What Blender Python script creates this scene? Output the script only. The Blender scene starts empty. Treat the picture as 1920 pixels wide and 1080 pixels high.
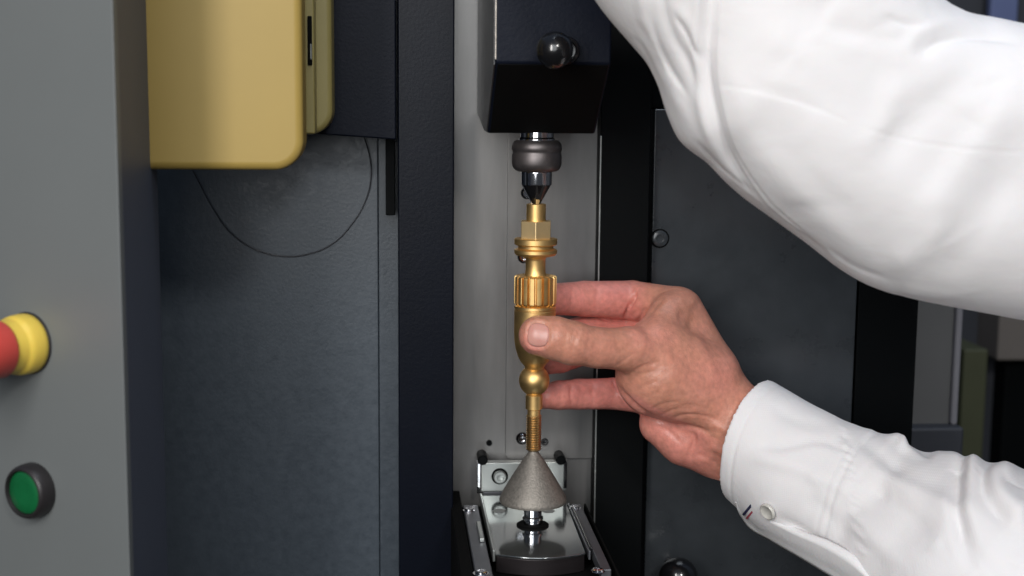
import bpy, bmesh, math, random
import numpy as np
from mathutils import Matrix, Vector
random.seed(4); np.random.seed(4)
K = 0.001                       # everything below is written in millimetres
sc = bpy.context.scene
COL = sc.collection
# ------------------------------------------------------------------ camera
F = 2600.0
yaw, pitch, roll = math.radians(5.05), math.radians(7.9), math.radians(0.5)
FW = np.array([math.sin(yaw)*math.cos(pitch), math.cos(yaw)*math.cos(pitch), -math.sin(pitch)])
_r = np.array([math.cos(yaw), -math.sin(yaw), 0.]); _u = np.cross(_r, FW)
RT = math.cos(roll)*_r + math.sin(roll)*_u
UP = -math.sin(roll)*_r + math.cos(roll)*_u
def ray(px, py): return FW + RT*(px-960)/F - UP*(py-540)/F
CAM = -ray(1003, 600)*590
def P(px, py, Y): r = ray(px, py); return CAM + r*(Y-CAM[1])/r[1]
def H(px, py, z): r = ray(px, py); return CAM + r*(z-CAM[2])/r[2]
def X(px, py, Y): return P(px, py, Y)[0]
def Z(px, py, Y): return P(px, py, Y)[2]
def pixel(v):
    d = v-CAM; w = d@FW
    return np.stack([960+F*(d@RT)/w, 540-F*(d@UP)/w], -1)
cd = bpy.data.cameras.new('camera'); cam = bpy.data.objects.new('camera', cd); COL.objects.link(cam)
m = Matrix.Identity(4)
for i in range(3):
    m[i][0] = RT[i]; m[i][1] = UP[i]; m[i][2] = -FW[i]; m[i][3] = CAM[i]*K
cam.matrix_world = m
cd.sensor_width = 36; cd.lens = F/1920*36; cd.clip_start = 0.02; cd.clip_end = 50
cd.dof.use_dof = True; cd.dof.focus_distance = 0.585; cd.dof.aperture_fstop = 11
sc.camera = cam
# ------------------------------------------------------------------ light
w = bpy.data.worlds.new('World'); sc.world = w; w.use_nodes = True
# an indoor room: pale ceiling above, dim floor below
_n = w.node_tree; _g = _n.nodes.new('ShaderNodeTexCoord'); _s = _n.nodes.new('ShaderNodeSeparateXYZ'); _c = _n.nodes.new('ShaderNodeValToRGB')
_m = _n.nodes.new('ShaderNodeMapRange'); _m.inputs[1].default_value = -1; _m.inputs[2].default_value = 1
_n.links.new(_g.outputs['Generated'], _s.inputs[0]); _n.links.new(_s.outputs[2], _m.inputs[0]); _n.links.new(_m.outputs[0], _c.inputs[0])
_n.links.new(_c.outputs[0], _n.nodes['Background'].inputs[0])
_e = _c.color_ramp.elements; _e[0].position = .3; _e[0].color = (.09, .085, .08, 1); _e[1].position = 1; _e[1].color = (.62, .8, 1.15, 1)
_k = _e.new(.55); _k.color = (.26, .29, .34, 1)
w.node_tree.nodes['Background'].inputs[1].default_value = 0.22
def area(name, loc, target, size, power, col, tall=None):
    l = bpy.data.lights.new(name, 'AREA'); l.shape = 'RECTANGLE' if tall else 'DISK'; l.size = size*K
    if tall: l.size_y = tall*K
    l.energy = power; l.color = col
    o = bpy.data.objects.new(name, l); COL.objects.link(o); o.location = Vector(loc)*K
    o.rotation_euler = (Vector(target)-Vector(loc)).to_track_quat('-Z', 'Y').to_euler()
area('key_lamp', (270, -1420, 780), (0, 0, 0), 220, 6.2, (1, .97, .93))
area('side_lamp', (-330, -680, 260), (20, 0, 10), 90, 2.5, (1, .96, .92), 420)
area('room_softbox', (-420, -1750, 480), (0, 0, 0), 1250, 13.5, (.95, .98, 1))  # softbox added behind the camera for fill and broad metal highlights
area('ceiling_lamp', (250, -500, 1600), (0, 0, 0), 900, 8, (.85, .92, 1))
sc.view_settings.view_transform = 'Standard'; sc.view_settings.look = 'None'
sc.view_settings.exposure = 0; sc.view_settings.gamma = 1
# ------------------------------------------------------------------ materials
def mat(name, col, rough=.5, metal=0., coat=0., bump=0., bscale=800., var=0., vscale=30., spec=.5, stretch=None,
        sss=0., vcol2=None, aniso=0., rvar=0., sheen=0.):
    m = bpy.data.materials.new(name); m.use_nodes = True
    nt = m.node_tree; b = nt.nodes['Principled BSDF']; L = nt.links.new; N = nt.nodes.new
    b.inputs['Base Color'].default_value = (*col, 1); b.inputs['Roughness'].default_value = rough
    b.inputs['Metallic'].default_value = metal; b.inputs['Specular IOR Level'].default_value = spec
    b.inputs['Coat Weight'].default_value = coat; b.inputs['Coat Roughness'].default_value = .3
    b.inputs['Sheen Weight'].default_value = sheen
    if sss:
        b.inputs['Subsurface Weight'].default_value = sss
        b.inputs['Subsurface Radius'].default_value = (1, .35, .2); b.inputs['Subsurface Scale'].default_value = .003
    tc = N('ShaderNodeTexCoord'); mp = N('ShaderNodeMapping'); L(tc.outputs['Object'], mp.inputs[0])
    if stretch: mp.inputs['Scale'].default_value = stretch
    if var or vcol2:
        n = N('ShaderNodeTexNoise'); n.inputs['Scale'].default_value = vscale; n.inputs['Detail'].default_value = 6
        n.inputs['Roughness'].default_value = .65
        L(mp.outputs[0], n.inputs[0]); mx = N('ShaderNodeMix'); mx.data_type = 'RGBA'
        c2 = vcol2 or tuple(c*(1+var) for c in col); c1 = col if vcol2 else tuple(c*(1-var) for c in col)
        mx.inputs[6].default_value = (*c1, 1); mx.inputs[7].default_value = (*c2, 1)
        rp = N('ShaderNodeMapRange'); rp.inputs[1].default_value = .3; rp.inputs[2].default_value = .7
        L(n.outputs[0], rp.inputs[0]); L(rp.outputs[0], mx.inputs[0]); L(mx.outputs[2], b.inputs['Base Color'])
        if rvar:
            rr = N('ShaderNodeMapRange'); rr.inputs[1].default_value = .3; rr.inputs[2].default_value = .7
            rr.inputs[3].default_value = rough-rvar; rr.inputs[4].default_value = rough+rvar
            L(n.outputs[0], rr.inputs[0]); L(rr.outputs[0], b.inputs['Roughness'])
    if bump:
        n2 = N('ShaderNodeTexNoise'); n2.inputs['Scale'].default_value = bscale; n2.inputs['Detail'].default_value = 3
        L(mp.outputs[0], n2.inputs[0]); bp = N('ShaderNodeBump'); bp.inputs['Strength'].default_value = 1
        bp.inputs['Distance'].default_value = bump*K; L(n2.outputs[0], bp.inputs['Height'])
        L(bp.outputs[0], b.inputs['Normal'])
    return m
M = {}
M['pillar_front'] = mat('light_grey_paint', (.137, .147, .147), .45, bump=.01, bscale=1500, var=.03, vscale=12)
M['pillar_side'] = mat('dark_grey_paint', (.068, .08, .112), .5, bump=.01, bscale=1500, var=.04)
M['panel_left'] = mat('pebbled_blue_grey_paint', (.060, .076, .095), .37, spec=.75, bump=.065, bscale=620, var=.11, vscale=300, rvar=.06)
M['panel_right'] = mat('pebbled_charcoal_paint', (.036, .041, .046), .3, coat=.5, bump=.05, bscale=700, var=.15, vscale=50, rvar=.05)
M['navy'] = mat('navy_pebbled_paint', (.0065, .0085, .016), .4, spec=.12, bump=.08, bscale=700, var=.12)
M['navy_column'] = mat('navy_column_paint', (.0032, .0046, .0095), .34, spec=.17, bump=.05, bscale=700, var=.12)
M['black'] = mat('satin_black_paint', (.003, .0036, .004), .5, bump=.02, bscale=800, spec=.08)
M['black_void'] = mat('matte_black', (.003, .003, .003), .8, spec=.1, var=.1)
M['gloss_black'] = mat('glossy_black_plastic', (.006, .006, .007), .1, coat=.5, var=.1)
M['plate'] = mat('brushed_grey_steel', (.235, .23, .225), .4, metal=.72, var=.13, vscale=14, stretch=(5, 2, .7), bump=.004, bscale=1400, rvar=.06)
M['bright'] = mat('bright_steel', (.5, .52, .5), .34, metal=.85, var=.08, vscale=60, bump=.002, bscale=900, rvar=.05)
M['tray'] = mat('polished_steel', (.4, .42, .42), .11, metal=.95, var=.08, vscale=50, rvar=.04, bump=.0015, bscale=500)
M['rail'] = mat('dull_grey_steel', (.16, .165, .18), .42, metal=.7, var=.12, vscale=60, bump=.004, bscale=900)
M['lip'] = mat('dark_bronze_steel', (.045, .038, .04), .35, metal=.7, var=.1, stretch=(1, 1, 6), vscale=60)
M['chrome'] = mat('chrome', (.75, .75, .78), .09, metal=1, var=.04)
M['chuck'] = mat('burnished_dark_steel', (.15, .135, .135), .46, metal=.85, var=.12, vscale=200, bump=.006, bscale=2500, rvar=.05)
M['brass'] = mat('satin_brass', (.82, .55, .225), .46, metal=1, var=.1, vscale=60, rvar=.06, bump=.003, bscale=1500, stretch=(1, 1, 3))
M['brass_thread'] = mat('bronze_thread', (.66, .44, .2), .36, metal=1, var=.12, vscale=200)
M['brass_hex'] = mat('bright_brass', (.92, .70, .38), .5, metal=1, var=.06, vscale=90, bump=.003, bscale=1500)
M['cone'] = mat('cast_grey_metal', (.25, .228, .2), .5, metal=.55, var=.28, vscale=900, bump=.2, bscale=1500, rvar=.08)
M['yellow'] = mat('satin_golden_yellow_paint', (.36, .25, .066), .45, bump=.008, bscale=2200, var=.03, vscale=20, spec=.35)
M['yellow2'] = mat('olive_gold_paint', (.30, .25, .09), .42, bump=.008, bscale=2200, var=.05, vscale=20)
M['stop_red'] = mat('coral_red_plastic', (.62, .07, .055), .42, var=.04, sss=.1)
M['stop_yellow'] = mat('yellow_plastic', (.72, .52, .08), .42, var=.04, sss=.1)
M['green'] = mat('green_plastic', (.003, .10, .03), .38, var=.15, vscale=90, coat=.2)
M['bezel'] = mat('dark_bezel_plastic', (.016, .014, .015), .42, var=.15)
M['cable'] = mat('thin_dark_wire', (.03, .03, .038), .4, var=.1)
M['shirt'] = mat('white_cotton', (.835, .812, .815), .85, var=.015, vscale=25, bump=.03, bscale=2600, sss=.08, spec=.2, sheen=.1)
M['stripe_navy'] = mat('navy_thread', (.02, .02, .07), .8, bump=.05, bscale=4000, var=.1)
M['stripe_red'] = mat('red_thread', (.42, .06, .09), .8, bump=.05, bscale=4000, var=.1)
M['button'] = mat('pearl_button', (.62, .60, .55), .18, var=.15, vscale=200, coat=.5)
M['nail'] = mat('fingernail', (.62, .28, .23), .36, vcol2=(.68, .35, .29), vscale=150, sss=.2, coat=.1)
M['bg_grey'] = mat('grey_post_paint', (.105, .105, .105), .6, var=.05)
M['bg_highlight'] = mat('post_edge_highlight', (.2, .195, .215), .6, var=.05)
M['bg_olive'] = mat('olive_locker_paint', (.058, .062, .03), .6, var=.08)
M['bg_beige'] = mat('warm_grey_box', (.15, .13, .115), .6, var=.05)
M['bg_dark'] = mat('dark_slate_paint', (.03, .033, .042), .6, var=.1)
M['bg_blue'] = mat('slate_blue_panel', (.11, .14, .28), .6, var=.05)
M['worn_glint'] = mat('worn_bare_highlight', (.5, .45, .4), .45, metal=.6, var=.35, vscale=400)
M['side_gloss'] = mat('glossy_black_side', (.03, .03, .032), .32, coat=.4, var=.1, spec=.8)
M['panel_right'].node_tree.nodes['Principled BSDF'].inputs['Coat Roughness'].default_value = .16
M['panel_right'].node_tree.nodes['Principled BSDF'].inputs['Coat Weight'].default_value = .9
M['wall'] = mat('dark_wall_paint', (.012, .013, .015), .7, var=.1)

def shirt_material():
    m = M['shirt']; nt = m.node_tree; N = nt.nodes.new; L = nt.links.new; b = nt.nodes['Principled BSDF']
    tc = N('ShaderNodeTexCoord'); bp0 = b.inputs['Normal'].links[0].from_node
    n = N('ShaderNodeTexNoise'); n.inputs['Scale'].default_value = 55; n.inputs['Detail'].default_value = 5; n.inputs['Distortion'].default_value = .25
    L(tc.outputs['Object'], n.inputs[0]); bp = N('ShaderNodeBump'); bp.inputs['Distance'].default_value = .0012; bp.inputs['Strength'].default_value = .6
    L(n.outputs[0], bp.inputs['Height'])
    prev = bp
    for ax, rot in ((0, .5), (1, .5)):     # warp and weft threads
        w_ = N('ShaderNodeTexWave'); w_.inputs['Scale'].default_value = 420; w_.bands_direction = 'X' if ax == 0 else 'Z'; w_.inputs['Distortion'].default_value = .6
        L(tc.outputs['Object'], w_.inputs[0]); q = N('ShaderNodeBump'); q.inputs['Distance'].default_value = .00002; L(w_.outputs['Fac'], q.inputs['Height']); L(prev.outputs[0], q.inputs['Normal']); prev = q
    L(prev.outputs[0], bp0.inputs['Normal'])
shirt_material()
def skin_material():
    m = mat('skin', (.5, .27, .2), .37, sss=.22, coat=0)
    nt = m.node_tree; b = nt.nodes['Principled BSDF']; N = nt.nodes.new; L = nt.links.new
    b.inputs['Subsurface Scale'].default_value = .0025
    at = N('ShaderNodeAttribute'); at.attribute_name = 'tone'
    tc = N('ShaderNodeTexCoord')
    cr = N('ShaderNodeValToRGB'); e = cr.color_ramp.elements
    e[0].position = 0; e[0].color = (.59, .268, .18, 1); e[1].position = 1; e[1].color = (.73, .27, .225, 1)
    n = N('ShaderNodeTexNoise'); n.inputs['Scale'].default_value = 90; n.inputs['Detail'].default_value = 7
    n.inputs['Roughness'].default_value = .6; L(tc.outputs['Object'], n.inputs[0])
    ad = N('ShaderNodeMath'); ad.operation = 'MULTIPLY_ADD'; ad.inputs[1].default_value = .7
    sb = N('ShaderNodeMath'); sb.operation = 'SUBTRACT'; sb.inputs[1].default_value = .5
    L(n.outputs[0], sb.inputs[0]); L(sb.outputs[0], ad.inputs[0]); L(at.outputs['Fac'], ad.inputs[2]); L(ad.outputs[0], cr.inputs[0])
    n3 = N('ShaderNodeTexNoise'); n3.inputs['Scale'].default_value = 420; n3.inputs['Detail'].default_value = 4; L(tc.outputs['Object'], n3.inputs[0])
    mr = N('ShaderNodeMapRange'); mr.inputs[1].default_value = .3; mr.inputs[2].default_value = .7; mr.inputs[3].default_value = .86; mr.inputs[4].default_value = 1.12
    L(n3.outputs[0], mr.inputs[0])
    mu = N('ShaderNodeMix'); mu.data_type = 'RGBA'; mu.blend_type = 'MULTIPLY'; mu.inputs[0].default_value = 1
    L(cr.outputs[0], mu.inputs[6]); L(mr.outputs[0], mu.inputs[7]); L(mu.outputs[2], b.inputs['Base Color'])
    # pores and skin lines
    v = N('ShaderNodeTexVoronoi'); v.feature = 'DISTANCE_TO_EDGE'; v.inputs['Scale'].default_value = 900; L(tc.outputs['Object'], v.inputs[0])
    mp = N('ShaderNodeMapping'); mp.inputs['Scale'].default_value = (1, 1, .35); mp.inputs['Rotation'].default_value = (0, .6, 0); L(tc.outputs['Object'], mp.inputs[0])
    n2 = N('ShaderNodeTexNoise'); n2.inputs['Scale'].default_value = 500; n2.inputs['Detail'].default_value = 4; n2.inputs['Roughness'].default_value = .7; L(mp.outputs[0], n2.inputs[0])
    s1 = N('ShaderNodeMath'); s1.operation = 'MULTIPLY_ADD'; s1.inputs[1].default_value = .5
    L(v.outputs[0], s1.inputs[0]); L(n2.outputs[0], s1.inputs[2])
    bp = N('ShaderNodeBump'); bp.inputs['Strength'].default_value = 1; bp.inputs['Distance'].default_value = .0002
    L(s1.outputs[0], bp.inputs['Height']); L(bp.outputs[0], b.inputs['Normal'])
    return m
M['skin'] = skin_material()

# ------------------------------------------------------------------ object helpers
def tag(o, label=None, cat=None, group=None, kind=None):
    if label: o['label'] = label
    if cat: o['category'] = cat
    if group: o['group'] = group
    if kind: o['kind'] = kind
    return o
def empty(name, loc, label=None, cat=None, group=None):
    o = bpy.data.objects.new(name, None); COL.objects.link(o); o.location = Vector(loc)*K
    o.empty_display_size = .01
    return tag(o, label, cat, group)
def finish(name, me, mt, parent=None, loc=(0, 0, 0), angle=35):
    """me is in millimetres, in world position relative to loc"""
    me.transform(Matrix.Scale(K, 4))
    me.materials.append(M[mt])
    me.shade_smooth(); me.set_sharp_from_angle(angle=math.radians(angle))
    o = bpy.data.objects.new(name, me); COL.objects.link(o)
    L = Vector(loc)*K
    if parent:
        o.parent = parent
        o.location = L - world_loc(parent)
    else: o.location = L
    return o
def world_loc(o):
    v = Vector((0, 0, 0))
    while o: v += o.location; o = o.parent
    return v
def raw(name, verts, faces, mt, parent=None, loc=None, angle=35):
    v = np.asarray(verts, float); c = v.mean(0) if loc is None else np.asarray(loc, float)
    me = bpy.data.meshes.new(name); me.from_pydata((v-c).tolist(), [], [tuple(f) for f in faces])
    bm = bmesh.new(); bm.from_mesh(me); bmesh.ops.recalc_face_normals(bm, faces=bm.faces); bm.to_mesh(me); bm.free()
    return finish(name, me, mt, parent, c, angle)
def bevel(o, wmm, seg=2, ang=30):
    b = o.modifiers.new('bevel', 'BEVEL'); b.width = wmm*K; b.segments = seg; b.limit_method = 'ANGLE'; b.angle_limit = math.radians(ang)
    b.harden_normals = True
    return o
def box(name, x0, x1, y0, y1, z0, z1, mt, parent=None, bev=.4, seg=2):
    v = [(x, y, z) for x in (x0, x1) for y in (y0, y1) for z in (z0, z1)]
    f = [(0, 1, 3, 2), (4, 6, 7, 5), (0, 4, 5, 1), (2, 3, 7, 6), (0, 2, 6, 4), (1, 5, 7, 3)]
    o = raw(name, v, f, mt, parent)
    return bevel(o, bev, seg) if bev else o
def prism(name, prof, axis, a0, a1, mt, parent=None, bev=.4, seg=2, angle=35):
    """prof: 2D outline; axis 'x': (y,z); 'y': (x,z); 'z': (x,y)"""
    n = len(prof); v = []
    for a in (a0, a1):
        for p, q in prof:
            v.append({'x': (a, p, q), 'y': (p, a, q), 'z': (p, q, a)}[axis])
    f = [tuple(range(n)), tuple(range(n, 2*n))] + [(i, (i+1) % n, n+(i+1) % n, n+i) for i in range(n)]
    o = raw(name, v, f, mt, parent, angle=angle)
    return bevel(o, bev, seg) if bev else o
def lathe(name, prof, c, mt, parent=None, axis='z', seg=64, angle=30, rfun=None, rz=0):
    """prof: list of (along-axis mm relative to c, radius mm)"""
    v = []; f = []; n = len(prof)
    for h, r in prof:
        for k in range(seg):
            t = 2*math.pi*k/seg; rr = r*(rfun(h, t) if rfun else 1)
            a, b = rr*math.cos(t), rr*math.sin(t)
            v.append({'z': (a, b, h), 'y': (a, h, b), 'x': (h, a, b)}[axis])
    for i in range(n-1):
        for k in range(seg):
            f.append((i*seg+k, i*seg+(k+1) % seg, (i+1)*seg+(k+1) % seg, (i+1)*seg+k))
    f.append(tuple(range(seg))); f.append(tuple((n-1)*seg+k for k in range(seg)))
    v = np.array(v)
    if rz: v = np.stack([v[:, 0]*math.cos(rz)-v[:, 1]*math.sin(rz), v[:, 0]*math.sin(rz)+v[:, 1]*math.cos(rz), v[:, 2]], 1)
    v = v+np.array(c)
    return raw(name, v, f, mt, parent, loc=c, angle=angle)
def tube(name, pts, r, mt, parent=None):
    cu = bpy.data.curves.new(name, 'CURVE'); cu.dimensions = '3D'; cu.bevel_depth = r; cu.bevel_resolution = 3; cu.resolution_u = 8
    sp = cu.splines.new('BEZIER'); sp.bezier_points.add(len(pts)-1)
    for b, p in zip(sp.bezier_points, pts): b.co = p; b.handle_left_type = b.handle_right_type = 'AUTO'
    t = bpy.data.objects.new('tmp', cu); COL.objects.link(t)
    dg = bpy.context.evaluated_depsgraph_get(); me = bpy.data.meshes.new_from_object(t.evaluated_get(dg))
    bpy.data.objects.remove(t)
    v = np.array([x.co[:] for x in me.vertices]); c = v.mean(0); me.transform(Matrix.Translation(-Vector(c)))
    me.name = name
    return finish(name, me, mt, parent, c)
def socket_screw(name, c, r, mt, parent, head=1.6, axis='y'):
    """cap head with a hexagonal socket; its face looks to -Y (or up)"""
    s = -1 if axis == 'y' else 1
    prof = [(0, r), (s*head*.7, r), (s*head, r*.82), (s*head, r*.5), (s*head*.35, r*.46), (s*head*.3, 0.02)]
    def rf(h, t):
        return 1
    return lathe(name, prof, c, mt, parent, axis=axis, seg=30, angle=40, rfun=rf)

# ------------------------------------------------------------------ setting behind the machine
o = prism('wall', [(-900, -700), (1500, -700), (1500, 900), (-900, 900)], 'y', 1300, 1320, 'wall', None, 0); tag(o, kind='structure')
def back_box(name, px0, px1, py0, py1, Y, D, mt, label, cat, parent=None, bev=2):
    a = P(px0, py0, Y); b = P(px1, py1, Y); pm = 700 if py1 > 500 else 30
    o = box(name, X(px0, pm, Y), X(px1, pm, Y), Y, Y+D, b[2], a[2], mt, parent, bev)
    if label: tag(o, label, cat)
    return o
post = empty('grey_post', P(1760, 805, 160), 'grey metal post standing behind the right edge of the machine, between the sleeves', 'post')
back_box('post_body', 1712, 1795, 120, 800, 160, 60, 'bg_grey', None, None, post, 1)
back_box('post_highlight', 1788, 1802, 120, 799, 156, 40, 'bg_highlight', None, None, post, 2)  # paler strip puts the post's edge highlight into its colour
back_box('post_foot', 1690, 1815, 803, 1000, 150, 80, 'bg_dark', None, None, post, 2)
back_box('locker', 1806, 1852, 655, 1150, 420, 90, 'bg_olive', 'out of focus olive green locker behind the grey post', 'locker')
back_box('cabinet', 1780, 1880, 350, 1200, 520, 90, 'bg_dark', 'out of focus dark slate cabinet rising above the olive locker', 'cabinet')
back_box('storage_box', 1868, 2100, 440, 675, 480, 90, 'bg_beige', 'out of focus warm grey box at the right edge between both sleeves', 'box')
back_box('shelf_unit', 1884, 2200, 678, 1250, 500, 120, 'black', 'black unit under the warm grey box at the right edge', 'shelf unit')
t = back_box('wall_panel', 1700, 2080, -200, 70, 620, 40, 'bg_dark', 'dark slate panel above the raised sleeve at top right', 'panel')
back_box('blue_panel', 1857, 1909, -120, 60, 600, 10, 'bg_blue', 'out of focus slate blue upright strip above the raised sleeve at top right', 'panel')

# ------------------------------------------------------------------ machine frame
mach = empty('test_machine', (0, 50, -140), 'dark blue grey machine housing with a brushed steel back plate and black columns', 'machine')
ZT, ZB = 190, -190
# deep left panel with seam
xl0, xseam, xl1 = -330, X(711, 700, 70), X(760, 600, 70)
box('left_panel', xl0, xseam-.25, 70, 80, ZB, ZT, 'panel_left', mach, .4)
zslot = Z(711, 398, 70)
box('seam_strip', xseam+.05, xl1, 70.1, 80, ZB, ZT, 'panel_left', mach, .3)
# left column
a, b = X(747, 540, 30), X(851, 540, 30)
box('column', a, b, 30, 95, ZB, ZT, 'navy_column', mach, .8)
tag(mach.children[-1], 'navy painted column left of the steel back plate')
# navy overhead block and its dark guide bar
z = Z(700, 262, 35)
prism('overhead_block', [(X(560, 250, 35), Z(560, 249, 35)), (X(743, 250, 35), z), (X(743, 250, 35), ZT), (X(560, 250, 35), ZT)], 'y', 35, 69, 'navy', mach, .8)
box('guide_bar', X(723, 330, 52), X(741, 330, 52), 52, 69.5, Z(730, 404, 52), z+6, 'black', mach, .5)
# steel back plates
x0, x1 = X(848, 540, 60), X(1132, 540, 60)
xm = X(950, 540, 58); zb_in = Z(960, 862, 58)
box('back_plate', x0, x1, 60, 70, ZB, ZT, 'plate', mach, .3)
r = 3.0; pr = []
for k in range(7):
    t = math.pi+ math.pi/2*k/6; pr.append((xm+r+r*math.cos(t), zb_in+r+r*math.sin(t)))
pr += [(X(1118, 862, 58), zb_in), (X(1118, 540, 58), ZT), (xm, ZT)]
prism('inner_plate', pr, 'y', 58, 59.8, 'plate', mach, .35)
# right column, bright strip standing in for its edge highlight, right panel
xr0, xr1 = X(1121, 540, 48), X(1214, 540, 48)
box('column', xr0, xr1, 48, 95, ZB, ZT, 'black', mach, .6)
tag(mach.children[-1], 'satin black column right of the steel back plate')
box('edge_highlight', xr0-.1, xr0+.5, 47.4, 47.95, ZB, Z(1120, 255, 48), 'bright', mach, .1)
box('right_panel', X(1218, 640, 60), X(1603, 640, 60), 60, 72, ZB, Z(1300, 205, 60), 'panel_right', mach, .6)
box('dark_recess', X(1218, 640, 66), X(1695, 640, 80), 75, 90, ZB, ZT, 'black_void', mach, 0)
box('door_edge', X(1606, 640, 64), X(1719, 640, 64), 64, 74, ZB, ZT, 'black', mach, .5)
box('black_header', X(1222, 100, 62), X(1640, 100, 62), 62, 74, Z(1300, 203, 62), ZT, 'black', mach, .5)
# screws
def scr(px, py, Y, rpx, mt, ring=True, nm='screw'):
    c = P(px, py, Y); s = F/np.dot(c-CAM, FW)
    o = socket_screw(nm, c, rpx/s, mt, mach, head=1.3)
    if ring: lathe('washer_ring', [(0, rpx/s*1.22), (-.25, rpx/s*1.2), (-.25, rpx/s*.9)], c, 'black_void', o, 'y', 30)
    return o
scr(988, 362, 58, 9.5, 'chrome'); scr(982, 482, 58, 9.5, 'chrome'); scr(979, 822, 58, 9.5, 'chrome')
scr(1021, 828, 58, 7, 'gloss_black', False)
scr(1237, 447, 60, 15, 'panel_right')
scr(917, 830, 60, 5.5, 'black', False)
# lower right ball knob
kb = P(1272, 1082, 40)
lk = empty('ball_knob', kb+np.array([0, 19, 0]), 'glossy black ball knob at the bottom edge, under the cuff', 'knob')
def ball(name, c, r, mt, parent, flat=None):
    pf = [(-r*math.cos(math.pi*k/20), max(.01, r*math.sin(math.pi*k/20))) for k in range(21)]
    return lathe(name, pf, c, mt, parent, 'y', 48, 80)
ball('ball', kb, 9.3, 'gloss_black', lk)
lathe('shaft', [(5, 3), (19, 3)], kb, 'bezel', lk, 'y', 24)

# ------------------------------------------------------------------ control pillar on the left
pil = empty('control_pillar', (-170, -80, -150), 'grey control pillar at the left edge with a darker side face', 'control panel')
xf = X(227, 540, -130); xb = X(301, 540, -42)
# the front face is turned 34 degrees away to the left
TA = math.radians(34); un = np.array([-math.sin(TA), -math.cos(TA)]); ut = np.array([-math.cos(TA), math.sin(TA)])
A2 = np.array([xf, -130.])
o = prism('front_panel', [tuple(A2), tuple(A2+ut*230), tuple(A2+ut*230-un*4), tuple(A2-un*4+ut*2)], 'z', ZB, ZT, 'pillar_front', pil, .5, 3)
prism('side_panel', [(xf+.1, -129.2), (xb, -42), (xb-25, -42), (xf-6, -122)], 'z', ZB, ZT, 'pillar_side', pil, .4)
def pf(px, py):
    r = ray(px, py); t = ((A2-CAM[:2])@un)/(r[:2]@un); return CAM+r*t
def axial(name, prof, c, mt, parent, ang=30, rz=0): return lathe(name, [(-h, r) for h, r in prof], c, mt, parent, 'y', 64, ang, rz=rz)
c = pf(55, 643); s = F/np.dot(c-CAM, FW)
es = empty('emergency_stop', c, 'coral red mushroom stop button with a yellow collar on the grey pillar', 'stop button')
R = 57/s
axial('gasket', [(0, R*1.03), (.6, R*1.03), (.8, R*.98)], c, 'bezel', es, rz=-TA)
axial('collar', [(.5, R*.96), (1, R*.99), (2.5, R), (5.5, R*.985), (7, R*.95), (7.6, R*.90), (8.2, R*.885), (12.5, R*.875), (13, R*.8)], c, 'stop_yellow', es, rz=-TA)
axial('push_cap', [(12, R*.8), (12.4, R*.9), (13.5, R*.945), (22, R*.95), (30, R*.93), (34, R*.86), (36.5, R*.7), (38, R*.4), (38.5, .05)], c, 'stop_red', es, 50, rz=-TA)
c = pf(68, 917); s = F/np.dot(c-CAM, FW); R = 52/s
gb = empty('push_button', c, 'round green push button in a dark bezel on the grey pillar', 'button')
axial('bezel', [(0, R*.97), (.5, R), (3, R), (4.8, R*.97), (5.8, R*.92), (6.2, R*.85), (6.1, R*.81), (5.2, R*.78), (2.5, R*.77)], c, 'bezel', gb, 50, rz=-TA)
axial('button_face', [(3, R*.775), (5.0, R*.77), (5.3, R*.74), (5.2, R*.4), (5.1, .05)], c, 'green', gb, 50, rz=-TA)

# ------------------------------------------------------------------ yellow housing
yh = empty('yellow_housing', (-110, -30, 80), 'golden yellow rounded housing hanging beside the grey pillar', 'housing')
def rounded(px0, px1, py1, Y, r):
    x0, x1, zb = X(px0, 200, Y), X(px1, 200, Y), Z(450, py1, Y)
    pts = [(x0, ZT), (x0, zb)]
    for k in range(13):
        t = -math.pi/2+math.pi/2*k/12; pts.append((x1-r+r*math.cos(t), zb+r+r*math.sin(t)))
    return pts+[(x1, ZT)]
o = prism('front_cover', rounded(150, 568, 319, -60, 11), 'y', -60, -36, 'yellow', yh, 0, angle=20)
bevel(o, 3.2, 6, 50)
o = prism('rear_cover', rounded(480, 623, 252, 6, 10), 'y', 6, 34, 'yellow2', yh, 0, angle=20)
bevel(o, 2.5, 4, 50)
o = prism('side_flange', [(X(560, 100, 0), ZT), (X(560, 100, 0), Z(570, 249, 0)), (X(592, 100, 0), Z(570, 250, 0)), (X(592, 100, 0), ZT)], 'y', -11, 5.6, 'yellow2', yh, .8, 3)
sl = box('slot', X(577, 70, -11.4), X(585, 70, -11.4), -12.2, -6, Z(580, 122, -11.4), Z(580, 30, -11.4), 'black_void', yh, .3, 2)
box('latch', X(581, 70, -12), X(584.5, 70, -12), -13, -8, Z(580, 112, -12), Z(580, 82, -12), 'bright', sl, .4)
wire = [P(x, y, Y) for x, y, Y in [(352, 300, 60), (375, 345, 64), (402, 395, 66), (436, 440, 67.5), (480, 468, 68.5), (530, 480, 69), (575, 477, 69), (622, 458, 69), (660, 420, 69), (686, 375, 69), (696, 330, 68), (692, 288, 66), (682, 255, 62)]]
tag(tube('wire', wire, .32, 'cable'), 'thin dark wire hanging in a loop below the yellow housing', 'wire')

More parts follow.
